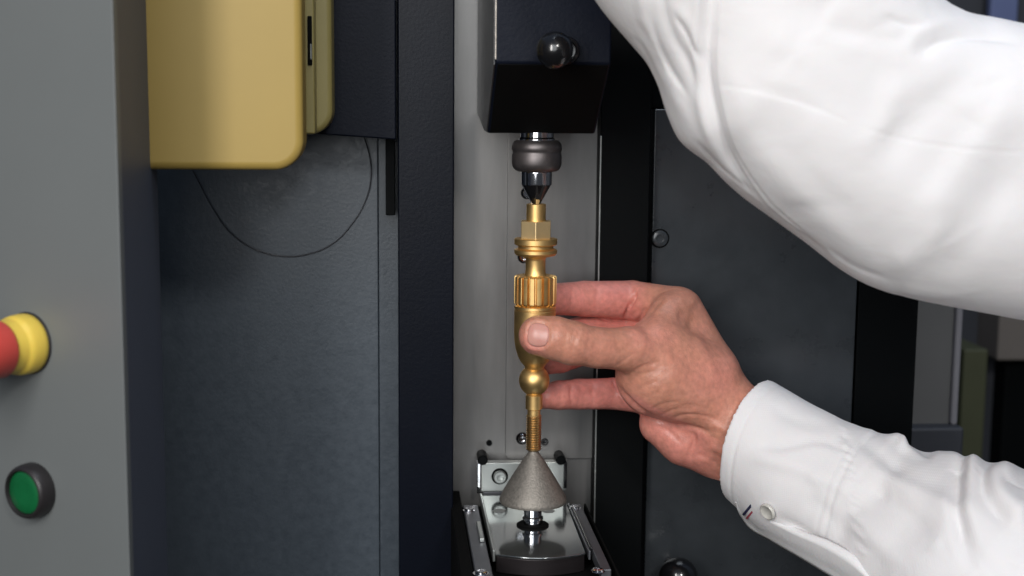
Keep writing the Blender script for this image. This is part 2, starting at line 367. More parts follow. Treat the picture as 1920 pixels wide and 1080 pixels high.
# ------------------------------------------------------------------ tool head with knob and chuck
th = empty('tool_head', (30, 0, 80), 'black pebbled tool head block above the chuck', 'tool head')
hx0, hx1 = X(929, 60, -45), X(1147, 60, -45)
prof = [(-45, ZT), (-45, Z(1000, 118, -45)), (-6, Z(1000, 250, -6)), (8, Z(1000, 250, -6)), (57, Z(900, 214, 57)), (57, ZT)]
prism('head_body', prof, 'x', hx0, hx1, 'navy', th, .9, 3)
box('lower_cover', hx0+.6, hx1-.6, -43.5, -43, 0, .1, 'black', th, 0) if False else None
box('worn_edge_highlight', hx0-.12, hx0+.35, -45.25, -44.6, Z(1000, 112, -45), ZT, 'worn_glint', th, .1)  # pale strip: bare worn metal and the corner's highlight in one colour
prism('side_sheen_skin', [(-43.5, ZT), (-43.5, Z(1000, 122, -45)), (-6, Z(1000, 247, -6)), (8, Z(1000, 247, -6)), (56.5, Z(900, 212, 57)), (56.5, ZT)], 'x', hx0-.5, hx0-.02, 'side_gloss', th, .1)  # glossy skin added over the head side to catch reflections
kc = P(1040, 94, -62)
kn = empty('head_knob', kc+np.array([0, 17, 0]), 'glossy black ball knob on the front of the tool head', 'knob')
c2 = P(1060, 95, -45.2)
axial('boss', [(0, 5.4), (3, 5.3), (4.2, 4.8), (4.4, 3.8), (3.4, 3.4), (3.2, .05)], c2, 'gloss_black', kn, 50)
ball('knob_ball', kc, 6.9, 'gloss_black', kn)
lathe('knob_stem', [(0, 2.2), (17, 2.2)], kc, 'bright', kn, 'y', 24)
# sloping underside, its shade put in as a flat black sheet
y0, z0, y1, z1 = -45, Z(1000, 118, -45), -6, Z(1000, 250, -6)
d = np.array([y1-y0, z1-z0]); d /= np.linalg.norm(d); nn = np.array([d[1], -d[0]])
q = lambda t, o_: (y0+(y1-y0)*t+nn[0]*o_, z0+(z1-z0)*t+nn[1]*o_)
prism('underside_shade', [q(.02, .3), q(.985, .3), q(.985, -.6), q(.02, -.6)], 'x', hx0+1, hx1-1, 'black_void', th, .15)

AX = 1006.0
s0 = F/590.
def zr(py, px=AX): return Z(px, py, 0)
def lp(rows): return [(zr(y), hw/s0) for y, hw in rows]
ch = empty('drill_chuck', (0, 0, zr(252)), 'dark steel chuck with a chrome nose, hanging from the black tool head', 'chuck')
lathe('chuck_neck', lp([(240, 31), (257, 31), (260, 33), (265, 33)]), (0, 0, 0), 'chrome', ch)
lathe('chuck_sleeve', lp([(262, 30), (263, 38), (265, 42), (270, 45), (275, 46.3), (281, 46.3), (283, 44.8), (287, 44.6), (290, 46), (306, 46), (313, 44.5), (318, 41), (321, 36), (321.5, 26)]), (0, 0, 0), 'chuck', ch, angle=50)
lathe('chuck_nose', lp([(318, 26), (322, 28.0), (322.4, 28.4), (323.5, 28.5), (344, 28.3), (345.5, 28.2), (346.5, 28)]), (0, 0, 0), 'chrome', ch, seg=96, angle=5)
def jaws(h, t): return 1-.12*abs(math.sin(1.5*t))**3
lathe('chuck_jaw', lp([(345.6, 27.2), (346.5, 27), (348, 26.2), (381, 8), (383, 6.5)]), (0, 0, 0), 'gloss_black', ch, rfun=lambda h, t: 1)
for k in range(3):
    t = math.radians(-80+120*k)
    pts = []; 
    w2 = .32
    za, zb_ = zr(347.5), zr(382)
    v = []
    for zz, rr in ((za, 26.9/s0), (zb_, 8.2/s0)):
        for dt, q_ in ((-w2, 1), (w2, 1), (w2, .5), (-w2, .5)):
            v.append((rr*q_*math.cos(t+dt)*1.02, rr*q_*math.sin(t+dt)*1.02, zz))
    raw('jaw', v, [(0, 1, 2, 3), (4, 7, 6, 5), (0, 4, 5, 1), (1, 5, 6, 2), (2, 6, 7, 3), (3, 7, 4, 0)], 'chrome', ch)

# ------------------------------------------------------------------ brass workpiece
br = empty('brass_fitting', (0, 0, zr(842)), 'turned brass fitting with hex, knurled ring, ball and thread, held between thumb and fingers', 'brass part')
lathe('top_spigot', lp([(382, 16), (383, 18), (398, 18), (416, 18)]), (0, 0, 0), 'brass', br)
hexR = 31.5/s0
hp = [(hexR*math.cos(math.radians(-96.5+60*k)), hexR*math.sin(math.radians(-96.5+60*k))) for k in range(6)]
prism('hex_nut', hp, 'z', zr(449), zr(414), 'brass_hex', br, .25)
lathe('collar', lp([(446, 30), (447, 39), (448, 40), (457, 40), (459, 38), (460, 33), (465, 33), (467, 38), (468, 40), (474, 40), (478, 37), (480, 30)]), (0, 0, 0), 'brass', br)
lathe('neck', lp([(479, 24), (483, 19.5), (488, 18.5), (505, 18.5), (512, 19.3), (517, 21), (520, 21)]), (0, 0, 0), 'brass', br, angle=60)
def flutes(h, t):
    a = (t*19/(2*math.pi)) % 1.0; a = abs(a-.5)*2      # 0 mid rib .. 1 groove
    return 1-.18*min(1, max(0, (a-.62)/.16))
kz = lp([(516, 33), (517, 38), (518.5, 39.8), (567, 39.8), (569.5, 38), (571, 34)])
lathe('knurled_ring', kz, (0, 0, 0), 'brass', br, seg=320, angle=25, rfun=flutes)
lathe('barrel', lp([(570, 34), (572, 36), (573, 38.7), (578, 38.9), (579, 38), (580.5, 38), (581.5, 38.9), (600, 39), (625, 38.9), (640, 38.2), (655, 35.6), (668, 31.3), (677, 27), (680.5, 24), (686, 19), (690, 18)]), (0, 0, 0), 'brass', br, angle=40)
bc = 713; pts = []
for k in range(25):
    t = math.pi*k/24; y = bc-29*math.cos(t); r_ = 29*math.sin(t)
    if r_ > 13: pts.append((y, r_))
lathe('ball', lp(pts), (0, 0, 0), 'brass', br, angle=60)
lathe('stem', lp([(738, 13), (741, 16), (766, 16), (768, 12.3), (777, 12.3), (779, 14)]), (0, 0, 0), 'brass', br)
th_rows = []
y = 779.0
while y < 841:
    th_rows += [(y, 14.6), (y+.9, 14.6), (y+2.3, 12.7), (y+3.0, 12.7)]; y += 4.4
th_rows += [(842, 13), (843, 9)]
lathe('thread', lp(th_rows), (0, 0, 0), 'brass_thread', br, angle=20)

# ------------------------------------------------------------------ cone on the spindle
cn = empty('centring_cone', (0, 0, zr(958)), 'rough grey metal cone carrying the brass fitting on its tip', 'cone')
CR = [(841, 8), (846, 8.8), (852, 13.2), (862, 20.5), (880, 32), (900, 45), (918, 56), (930, 62.5), (934, 64), (937, 64.5), (940, 63), (942, 56), (944, 30), (946, 14)]
lathe('cone_body', lp(CR), (0, 0, 0), 'cone', cn, seg=96, angle=40)
lathe('spindle', lp([(944, 13), (950, 13), (952, 17), (966, 17), (968, 20), (972, 20), (974, 15), (988, 15)]), (0, 0, 0), 'chrome', cn)

# ------------------------------------------------------------------ tray assembly
zt = Z(998, 985, 0)
tr = empty('tray_assembly', (0, 0, zt-8), 'polished steel tray with side rails under the grey cone', 'tray')
fr = [(-19, 46), (-19, -37)]
for k in range(1, 12):
    u = k/12; fr.append((-19+37*u, -37-5.5*math.sin(math.pi*u)-1*u))
fr += [(18, -37), (19, 46)]
prism('tray_plate', fr, 'z', zt-1, zt, 'tray', tr, .25)
fl = [(x*1.0, y+.8) for x, y in fr]
prism('tray_lip', [(x*.985, y+.6) for x, y in fr], 'z', zt-8, zt-1.05, 'lip', tr, .4)
box('tray_rim', -20.2, -19.1, -38, 44, zt-3, zt+1.8, 'bright', tr, .3)
box('tray_rim', 19.1, 20.0, -38, 30, zt-3, zt+.9, 'rail', tr, .3)
box('side_rail', -28.6, -22, -75, 30, zt-4, zt+.6, 'rail', tr, .4)
box('side_rail', 21, 25.0, -60, 29, zt-4, zt+.6, 'rail', tr, .4)
box('slot_tab', -24.6, -22.6, -24, 0, zt+.7, zt+2.4, 'bright', tr, .4)
box('slot_tab', 20.1, 20.9, -36, 22, zt-2, zt+1.4, 'gloss_black', tr, .2)
def up_screw(px, py, r, mt):
    c = H(px, py, zt+.6); c[2] = zt+.6
    o = lathe('screw', [(0, r*1.25), (.15, r*1.25), (.2, r), (.9, r*.95), (1.1, r*.75), (1.1, r*.45), (.4, r*.4), (.35, .02)], c, mt, tr, 'z', 30, 40)
up_screw(879, 957, 2.1, 'chrome'); up_screw(902, 1075, 2.5, 'chrome'); up_screw(1078, 953, 2.1, 'chrome'); up_screw(1121, 1071, 2.2, 'chrome')
lathe('seal_ring', [(0, 7.0), (.5, 7.0), (.9, 6.4), (1.0, 4.0), (.4, 3.8)], (0, 0, zt), 'black_void', tr, 'z', 48)
lathe('bearing_boss', [(.4, 3.7), (2.2, 3.6), (2.5, 3.2)], (0, 0, zt), 'chrome', tr, 'z', 48)
for px, py in ((936, 958), (1028, 958)):
    c = H(px, py, zt); lathe('tray_dimple', [(.01, 3.0), (.12, 2.9), (.13, .02)], (c[0], c[1], zt), 'plate', tr, 'z', 32)
# machine base below
bx0, bx1 = X(860, 1000, -40), X(1146, 1000, -40)
box('base_block', bx0, bx1, -90, 57, zt-40, zt-8.2, 'black_void', mach, .5)
box('base_cheek', bx0, -29, -90, 57, zt-8, zt-.5, 'black_void', mach, .5)
box('base_cheek', 27, bx1, -90, 33, zt-8, zt-.5, 'black_void', mach, .5)
# bracket at the back
bk = empty('bracket', (0, 52, zt), 'pale steel bracket bolted to the back plate behind the cone', 'bracket')
a = P(897, 868, 50); b = P(1062, 920, 50)
box('bracket_plate', a[0]+1.2, b[0], 50, 55, b[2], a[2], 'bright', bk, .5)
box('bracket_end', a[0]-.6, a[0]+1.1, 49, 55.5, b[2]-.5, a[2], 'chrome', bk, .4)
box('bracket_base', P(906, 920, 50)[0], P(1058, 920, 50)[0], 50.5, 57, zt-2, b[2]-.1, 'rail', bk, .3)
c = P(937, 893, 50)
o = lathe('bolt', [(0, 3.0), (-2, 3.0), (-2.5, 2.6), (-2.5, 1.5), (-1.2, 1.4), (-1.1, .02)], c, 'bright', bk, 'y', 32, 40)
lathe('bolt_ring', [(0, 3.9), (-.4, 3.8), (-.4, 3.0)], c, 'black_void', bk, 'y', 32)
for px, py in ((905, 861), (1051, 861)):
    c = P(px, py, 50); lathe('hook_pin', [(-1.5, 1.9), (-2, 2.3), (9, 2.3)], c, 'black', bk, 'y', 28, 40)
c = P(1059, 890, 50); box('bracket_slot', c[0]-.7, c[0]+.9, 49, 56, Z(1059, 915, 50), Z(1059, 862, 50), 'gloss_black', bk, .4)
# ------------------------------------------------------------------ implicit surfaces for the body and the clothes
def smin(a, b, k):
    h = np.maximum(k-np.abs(a-b), 0)/k
    return np.minimum(a, b)-h*h*h*k/6
def rcone(p, a, b, r1, r2):
    ba = b-a; L2 = ba@ba; t = np.clip(((p-a)@ba)/L2, 0, 1)
    q = p-a-t[:, None]*ba
    return np.sqrt((q*q).sum(1))-(r1+(r2-r1)*t)
def ellip(p, c, ax, R):
    """ellipsoid: centre, rows of ax = unit axes, radii"""
    q = (p-c)@ax.T/np.array(R); k0 = np.sqrt((q*q).sum(1))+1e-9; k1 = np.sqrt(((q/np.array(R))**2).sum(1))+1e-9
    return k0*(k0-1)/k1
def surface(func, lo, hi, h):
    lo = np.array(lo, float); n = (np.ceil((np.array(hi)-lo)/h/4).astype(int))*4
    c = [lo[i]+h*4*(np.arange(n[i]//4)+.5)-h*.5 for i in range(3)]
    g = np.stack(np.meshgrid(*c, indexing='ij'), -1).reshape(-1, 3)
    fc = func(g).reshape([n[i]//4 for i in range(3)])
    Fv = fc.repeat(4, 0).repeat(4, 1).repeat(4, 2).astype(np.float64)
    mask = np.abs(Fv) < h*4*1.15
    idx = np.argwhere(mask); Fv[mask] = func(lo+idx*h)
    ins = Fv < 0
    s = ins[:-1, :-1, :-1].astype(np.int8); tot = np.zeros_like(s)
    for dx in (0, 1):
        for dy in (0, 1):
            for dz in (0, 1):
                tot += ins[dx:n[0]-1+dx, dy:n[1]-1+dy, dz:n[2]-1+dz]
    act = (tot > 0) & (tot < 8); ci = np.argwhere(act)
    vid = -np.ones(act.shape, int); vid[act] = np.arange(len(ci))
    acc = np.zeros((len(ci), 3)); cnt = np.zeros(len(ci))
    cor = [(a, b, c_) for a in (0, 1) for b in (0, 1) for c_ in (0, 1)]
    for A in cor:
        for B in cor:
            if sum(B)-sum(A) == 1 and all(y >= x for x, y in zip(A, B)):
                fa = Fv[tuple((ci+A).T)]; fb = Fv[tuple((ci+B).T)]; mm = (fa < 0) != (fb < 0)
                t = np.where(mm, fa/np.where(mm, fa-fb, 1), 0)
                acc[mm] += (np.array(A)+t[:, None]*(np.array(B)-np.array(A)))[mm]; cnt[mm] += 1
    V = lo+(ci+acc/cnt[:, None])*h
    Q = []
    for ax in range(3):
        u, v = (ax+1) % 3, (ax+2) % 3
        sl0 = [slice(None)]*3; sl1 = [slice(None)]*3; sl0[ax] = slice(0, -1); sl1[ax] = slice(1, None)
        a_, b_ = ins[tuple(sl0)], ins[tuple(sl1)]
        e = np.argwhere(a_ != b_); e = e[(e[:, u] > 0) & (e[:, v] > 0) & (e[:, u] < n[u]-1) & (e[:, v] < n[v]-1)]
        if not len(e): continue
        fl = a_[tuple(e.T)]
        def at(du, dv):
            q = e.copy(); q[:, u] -= du; q[:, v] -= dv; return vid[tuple(q.T)]
        q = np.stack([at(1, 1), at(0, 1), at(0, 0), at(1, 0)], 1)
        q[~fl] = q[~fl][:, ::-1]; Q.append(q)
    Q = np.concatenate(Q); Q = Q[(Q >= 0).all(1)]
    return V, Q
def grad(func, p, e=.15):
    g = np.stack([func(p+np.eye(3)[i]*e)-func(p-np.eye(3)[i]*e) for i in range(3)], 1)/(2*e)
    return g
def newton(func, V, it=2):
    for _ in range(it):
        g = grad(func, V); f = func(V); V = V-(np.clip(f, -.6, .6)/np.maximum((g*g).sum(1), .2))[:, None]*g
    return V
def mesh_normals(V, Q):
    fn = np.cross(V[Q[:, 2]]-V[Q[:, 0]], V[Q[:, 3]]-V[Q[:, 1]]); N_ = np.zeros_like(V)
    for i in range(4): np.add.at(N_, Q[:, i], fn)
    return N_/np.maximum(np.linalg.norm(N_, axis=1), 1e-9)[:, None]
def relax(V, Q, it, lam=.5):
    e = np.concatenate([Q[:, [0, 1]], Q[:, [1, 2]], Q[:, [2, 3]], Q[:, [3, 0]]]); e = np.concatenate([e, e[:, ::-1]])
    deg = np.bincount(e[:, 0], minlength=len(V))[:, None]
    for _ in range(it):
        s = np.stack([np.bincount(e[:, 0], weights=V[e[:, 1], k], minlength=len(V)) for k in range(3)], 1)
        V = V+lam*(s/np.maximum(deg, 1)-V)
    return V
def polydist(q, pts):
    """unsigned distance, signed side and position along a polyline, in the plane of pixels"""
    best = np.full(len(q), 1e9); side = np.zeros(len(q)); along = np.zeros(len(q)); pts = np.array(pts, float)
    n = len(pts)-1
    for i in range(n):
        a, b = pts[i], pts[i+1]; ba = b-a; t = np.clip(((q-a)@ba)/(ba@ba), 0, 1)
        r = q-a-t[:, None]*ba; d = np.hypot(r[:, 0], r[:, 1]); mm = d < best
        best[mm] = d[mm]; side[mm] = np.sign(ba[0]*r[:, 1]-ba[1]*r[:, 0])[mm]; along[mm] = ((i+t)/n)[mm]
    return best, side, along
def smooth_line(pts, n=6):
    p = np.array(pts, float)
    if len(p) < 3: return p
    q = np.vstack([2*p[0]-p[1], p, 2*p[-1]-p[-2]]); out = []
    for i in range(1, len(q)-2):
        for k in range(n):
            t = k/n; a, b, c_, d = q[i-1], q[i], q[i+1], q[i+2]
            out.append(.5*((2*b)+(-a+c_)*t+(2*a-5*b+4*c_-d)*t*t+(-a+3*b-3*c_+d)*t**3))
    out.append(p[-1]); return np.array(out)
def folds(V, N_, items, facing=True, gain=1.0):
    """real relief: each item = (points, height mm, width right px, width left px); tapered at both ends"""
    q = pixel(V); d = np.zeros(len(V)); view = V-CAM; view /= np.linalg.norm(view, axis=1)[:, None]
    fr_ = np.clip(-(N_*view).sum(1)*2.2, 0, 1) if facing is True else np.clip(facing-(N_*view).sum(1)*2.2, 0, 1)
    for it in items:
        pts, amp, wr, wl = it[:4]; amp = amp*gain; taper = it[4] if len(it) > 4 else .25
        dist, side, al = polydist(q, smooth_line(pts))
        wdt = np.where(side > 0, wr, wl); e = np.exp(-(dist/wdt)**2)
        tp = np.clip(np.minimum(al, 1-al)/max(taper, 1e-3), 0, 1) if taper else 1
        d += amp*e*(tp*tp*(3-2*tp) if taper else 1)
    return V+N_*(d*fr_)[:, None]
def link_mesh(name, V, Q, mt, parent, attr=None, angle=180):
    c = V.mean(0); me = bpy.data.meshes.new(name); W = (V-c).astype(np.float32)
    me.vertices.add(len(W)); me.vertices.foreach_set('co', W.ravel())
    me.loops.add(len(Q)*4); me.loops.foreach_set('vertex_index', Q.ravel().astype(np.int32))
    me.polygons.add(len(Q)); me.polygons.foreach_set('loop_start', np.arange(0, len(Q)*4, 4, dtype=np.int32))
    me.update(calc_edges=True); me.validate()
    if attr is not None:
        a = me.attributes.new('tone', 'FLOAT', 'POINT'); a.data.foreach_set('value', attr.astype(np.float32))
    return finish(name, me, mt, parent, c, angle)

J = lambda x, y, Y: P(x, y, Y)
# every chain: list of (joint, radius mm)
fingers = {
    'index': [(J(1262, 577, 20), 9.4), (J(1185, 563, 36), 8.9), (J(1095, 560, 29), 7.9), (J(1035, 561, 19), 6.9), (J(1012, 562, 15), 6.0)],
    'middle': [(J(1258, 624, 26), 9.4), (J(1178, 622, 45), 8.8), (J(1090, 628, 34), 8.3), (J(1030, 636, 20), 7.0), (J(1008, 637, 16), 6.2)],
    'ring': [(J(1245, 680, 28), 9.2), (J(1175, 662, 46), 8.2), (J(1092, 655, 34), 7.2), (J(1050, 671, 24), 6.7), (J(1024, 678, 18), 5.8)],
    'pinky': [(J(1222, 740, 24), 9.0), (J(1150, 738, 30), 7.1), (J(1085, 739, 25), 6.8), (J(1046, 741, 19), 6.4), (J(1024, 744, 15), 5.4)],
}
thumb = [(J(1225, 672, 0), 12.5), (J(1180, 655, -8), 9.4), (J(1120, 652, -14.5), 8.2), (J(1072, 643, -17.5), 8.9), (J(1040, 634, -18), 8.7), (J(1010, 629, -17.4), 8.3)]
palm = [
    (J(1275, 582, 20), J(1352, 762, 12), 10.2, 15.5),
    (J(1262, 630, 27), J(1360, 780, 16), 10.5, 15),
    (J(1250, 684, 28), J(1360, 800, 17), 10.5, 14),
    (J(1228, 745, 23), J(1350, 830, 14), 9.5, 13),
    (J(1238, 795, 14), J(1285, 822, 12), 9.3, 11.2),
    (J(1285, 822, 12), J(1360, 845, 12), 11.2, 12.5),
    (J(1236, 702, 3), J(1350, 765, 6), 19.0, 13.2),
    (J(1225, 650, 0), J(1256, 588, 13), 9.5, 9.0),
    (J(1225, 650, 0), J(1330, 700, 8), 11.5, 13.0),
    (J(1362, 790, 8), J(1460, 850, 0), 18.5, 19.5),
    (J(1345, 835, 10), J(1420, 880, 4), 13.5, 15),
    (J(1460, 850, 0), J(1640, 945, -24), 19.5, 22),
]
def hand_sdf(p):
    f = None
    for a, b, r1, r2 in palm:
        d = rcone(p, a, b, r1, r2); f = d if f is None else smin(f, d, 7)
    for nm, chn in fingers.items():
        g = None
        for (a, ra), (b, rb) in zip(chn[:-1], chn[1:]):
            d = rcone(p, a, b, ra, rb); g = d if g is None else smin(g, d, 1.2)
        f = smin(f, g, 3.0)
    g = None
    for (a, ra), (b, rb) in zip(thumb[:-1], thumb[1:]):
        d = rcone(p, a, b, ra, rb); g = d if g is None else smin(g, d, 3)
    return smin(f, g, 5.0)
lo = np.array([-13, -40, -72.]); hi = np.array([128, 62, 26.])
V, Q = surface(hand_sdf, lo, hi, .8)
V = newton(hand_sdf, V, 2)
N_ = mesh_normals(V, Q)
HV0, HQ = V.copy(), Q
creases = [
    # index finger
    ([(1194, 545), (1187, 560), (1177, 582), (1168, 604)], -2.2, 2.4, 3.8), ([(1214, 574), (1202, 592), (1192, 610)], -1.0, 3, 3),
    ([(1168, 604), (1185, 590), (1202, 580)], -.5, 4, 4), ([(1118, 594), (1140, 601), (1168, 603)], -.7, 2, 3),
    ([(1122, 532), (1119, 560), (1121, 590)], -.35, 4, 4), ([(1075, 540), (1071, 562), (1075, 588)], -.25, 3, 3),
    ([(1245, 560), (1222, 585), (1205, 610)], -.5, 5, 5), ([(1262, 556), (1240, 575), (1226, 590)], .5, 8, 8),
    # thumb joint wrinkles
    ([(1092, 612), (1082, 628), (1076, 650), (1078, 664)], -.55, 1.8, 1.8), ([(1081, 612), (1073, 628), (1069, 648)], -.4, 1.6, 1.6),
    ([(1064, 622), (1061, 640), (1062, 656)], -.3, 1.5, 1.5), ([(1098, 622), (1092, 640), (1092, 655)], -.28, 1.5, 1.5), ([(1054, 640), (1052, 652), (1055, 662)], -.2, 1.5, 1.5),
    ([(1107, 625), (1103, 645), (1107, 668)], -.15, 2, 2),
    # pinky
    ([(1073, 718), (1070, 742), (1076, 768)], -.55, 2.4, 2.4), ([(1115, 712), (1111, 740), (1116, 768)], -.35, 4, 4), ([(1150, 716), (1157, 740), (1166, 768)], -.3, 4, 4),
    # border of the ball of the thumb, palm lines, wrist lines
    ([(1146, 706), (1158, 726), (1180, 752), (1208, 775), (1240, 790), (1290, 801), (1345, 814)], -1.5, 3.0, 4.5, .12),
    ([(1165, 712), (1190, 695), (1215, 683), (1240, 678)], -.45, 2.5, 2.5), ([(1172, 724), (1200, 704), (1232, 692)], -.35, 2.2, 2.2),
    ([(1182, 740), (1212, 722), (1240, 712)], -.3, 2.2, 2.2), ([(1192, 754), (1222, 740), (1246, 735)], -.3, 2.2, 2.2),
    ([(1215, 770), (1245, 757), (1280, 752)], -.3, 2.2, 2.2), ([(1235, 782), (1265, 768), (1305, 766)], -.35, 2.4, 2.4),
    ([(1250, 790), (1285, 778), (1330, 782), (1350, 792)], -.5, 2.6, 2.6), ([(1262, 764), (1300, 760), (1340, 772)], -.3, 2.4, 2.4),
    ([(1150, 690), (1170, 676), (1192, 660)], -.3, 2.4, 2.4), ([(1155, 660), (1172, 652), (1195, 646)], -.2, 2.5, 2.5),
    ([(1298, 806), (1302, 825), (1294, 846), (1290, 862)], -.9, 3, 4), ([(1240, 800), (1262, 816), (1282, 838)], -.35, 4, 4),
    ([(1320, 812), (1335, 820), (1352, 826)], -.4, 3, 3), ([(1300, 850), (1325, 858), (1350, 872)], -.5, 4, 4), ([(1302, 872), (1318, 862), (1340, 862)], .5, 6, 6),
    # tendons and broad relief
    ([(1290, 600), (1320, 660), (1352, 730)], .7, 10, 10), ([(1240, 600), (1275, 660), (1320, 720)], -.6, 16, 16), ([(1195, 640), (1230, 655), (1262, 690)], .6, 12, 12),
    ([(1262, 548), (1290, 556), (1304, 575)], .6, 10, 10), ([(1285, 575), (1276, 596), (1280, 615)], -.5, 7, 7),
    ([(1330, 835), (1350, 845), (1375, 855)], .8, 7, 7), ([(1320, 790), (1345, 800), (1370, 812)], .5, 5, 5),
]
rs = np.random.RandomState(7)
for k in range(46):   # fine lines over the ball of the thumb
    x = rs.uniform(1170, 1330); y = 640+(x-1170)*.55+rs.uniform(-35, 75); a_ = rs.normal(-.45, .35); l_ = rs.uniform(10, 26)
    creases.append(([(x, y), (x+l_*math.cos(a_)*.5, y+l_*math.sin(a_)*.5+rs.uniform(-2, 2)), (x+l_*math.cos(a_), y+l_*math.sin(a_))], -rs.uniform(.08, .2), 1.7, 1.7))
V = folds(V, N_, creases, gain=1.08)
# nail bed: a shallow groove round the nail
NC = np.array([1009., 628.]); 
def nail_uv(q):
    a_ = math.radians(6); d = q-NC; return d[:, 0]*math.cos(a_)+d[:, 1]*math.sin(a_), -d[:, 0]*math.sin(a_)+d[:, 1]*math.cos(a_)
u_, v_ = nail_uv(pixel(V)); rr = (np.abs(u_/21.5)**2.7+np.abs(v_/24)**2.7)**(1/2.7)
view = V-CAM; view /= np.linalg.norm(view, axis=1)[:, None]; fc = np.clip(-(N_*view).sum(1)*2, 0, 1)
thumbmask = fc*(V[:, 1] < -12)
dn = -.55*np.exp(-((rr-1)*24/2.2)**2)+.35*np.exp(-((rr-1.16)*24/3.2)**2)-.35*(rr < 1)
V = V+N_*(dn*thumbmask*(rr < 1.6)*np.clip((pixel(V)[:, 0]-981)/9, 0, 1))[:, None]
V = relax(V, Q, 1, .35)
q = pixel(V)
tone = np.full(len(V), .12)
for nm, chn in fingers.items():
    g = np.full(len(V), 1e9)
    for (a, ra), (b, rb) in zip(chn[:-1], chn[1:]): g = np.minimum(g, rcone(V, a, b, ra, rb))
    tone = np.maximum(tone, np.clip(1-g/5, 0, 1)*np.clip((1235-q[:, 0])/60, 0, 1)*.95)
hy = np.clip((q[:, 1]-(700+(q[:, 0]-1140)*.52)-8)/14, 0, 1)*(q[:, 0] > 1140)*np.clip((1390-q[:, 0])/80, 0, 1); tone = np.maximum(tone, .72*hy)
tip = np.exp(-(((q-np.array([998, 645]))/np.array([26, 30]))**2).sum(1))*(V[:, 1] < -8); tone = np.maximum(tone, .75*tip)
tone += .35*np.exp(-(((q-np.array([1345, 705]))/np.array([50, 50]))**2).sum(1))+.3*np.exp(-(((q-np.array([1215, 625]))/np.array([40, 30]))**2).sum(1))
person = empty('person', P(1700, 950, -40), 'person in a white shirt reaching in from the right, one hand holding the brass fitting', 'person')
hand = link_mesh('hand', V, Q, 'skin', person, tone)
# thumbnail: a curved plate laid on the thumb
def hit(px, py, f, t0, t1):
    r = np.array([ray(a, b) for a, b in zip(px, py)]); r /= np.linalg.norm(r, axis=1)[:, None]
    t = np.full(len(px), float(t0))
    for _ in range(60): t = t+np.clip(f(CAM+r*t[:, None]), -5, 20)*.8; t = np.minimum(t, t1)
    return CAM+r*t[:, None]
nu, nv = 21, 21; pu = []; 
for i in range(nu):
    for j in range(nv):
        a, b = -1+2*i/(nu-1), -1+2*j/(nv-1); x = a*math.sqrt(1-b*b*.42); y = b*math.sqrt(1-a*a*.42)
        ang = math.radians(6); X_, Y_ = x*21, y*23.4; pu.append((NC[0]+X_*math.cos(ang)-Y_*math.sin(ang), NC[1]+X_*math.sin(ang)+Y_*math.cos(ang)))
pu = np.array(pu); T = hit(pu[:, 0], pu[:, 1], hand_sdf, 480, 640); G = grad(hand_sdf, T); G /= np.linalg.norm(G, axis=1)[:, None]
ii = np.array([(i, j) for i in range(nu) for j in range(nv)]); ed = np.maximum(np.abs(ii[:, 0]/(nu-1)*2-1), np.abs(ii[:, 1]/(nv-1)*2-1))
T = T+G*(.12-.55*(ed > .97))[:, None]
fq = [(i*nv+j, i*nv+j+1, (i+1)*nv+j+1, (i+1)*nv+j) for i in range(nu-1) for j in range(nv-1)]
raw('thumbnail', T, fq, 'nail', hand, angle=180)

# ------------------------------------------------------------------ lower sleeve with cuff
spath = [(J(1406, 822, 3), 23.4), (J(1500, 890, -12), 28.3), (J(1640, 962, -30), 31.5), (J(1740, 1032, -45), 40.5), (J(1850, 1104, -62), 50.5), (J(2080, 1240, -92), 51)]
c0 = spath[0][0]; adir = spath[1][0]-c0; adir /= np.linalg.norm(adir)
ncl = RT*.97-UP*.24; ncl = ncl*.86+np.array([0, -.62, 0]); ncl /= np.linalg.norm(ncl)
def sleeve0(p):
    g = None
    for (a, ra), (b, rb) in zip(spath[:-1], spath[1:]):
        if a is c0: a = c0-adir*45; ra = 22.6
        d = rcone(p, a, b, ra, rb); g = d if g is None else smin(g, d, 4)
    s = (p-c0)@adir
    rel = p-c0-s[:, None]*adir
    ang = np.arctan2(rel@np.array([0, 0, 1.]), rel@np.array([0, -1., 0]))
    g = g-.55/(1+np.exp(np.clip((s-52)*2.2, -30, 30)))
    g = g-(.25*np.sin(ang*3+1)+.2*np.sin(ang*5+s*.06))*np.clip(1-s/40, 0, 1)
    return g
def sleeve(p):
    s = (p-c0)@ncl; g = sleeve0(p)
    bulge = s+.0*s
    g = np.maximum(g, -bulge)
    return np.maximum(g, -np.maximum(sleeve0(p)+2.4, s-24))
lo = np.array([70, -165, -170.]); hi = np.array([258, 50, 0.])
lo[0] = c0[0]-26
V, Q = surface(sleeve, lo, hi, .9)
V = relax(V, Q, 2, .4)
N_ = mesh_normals(V, Q)
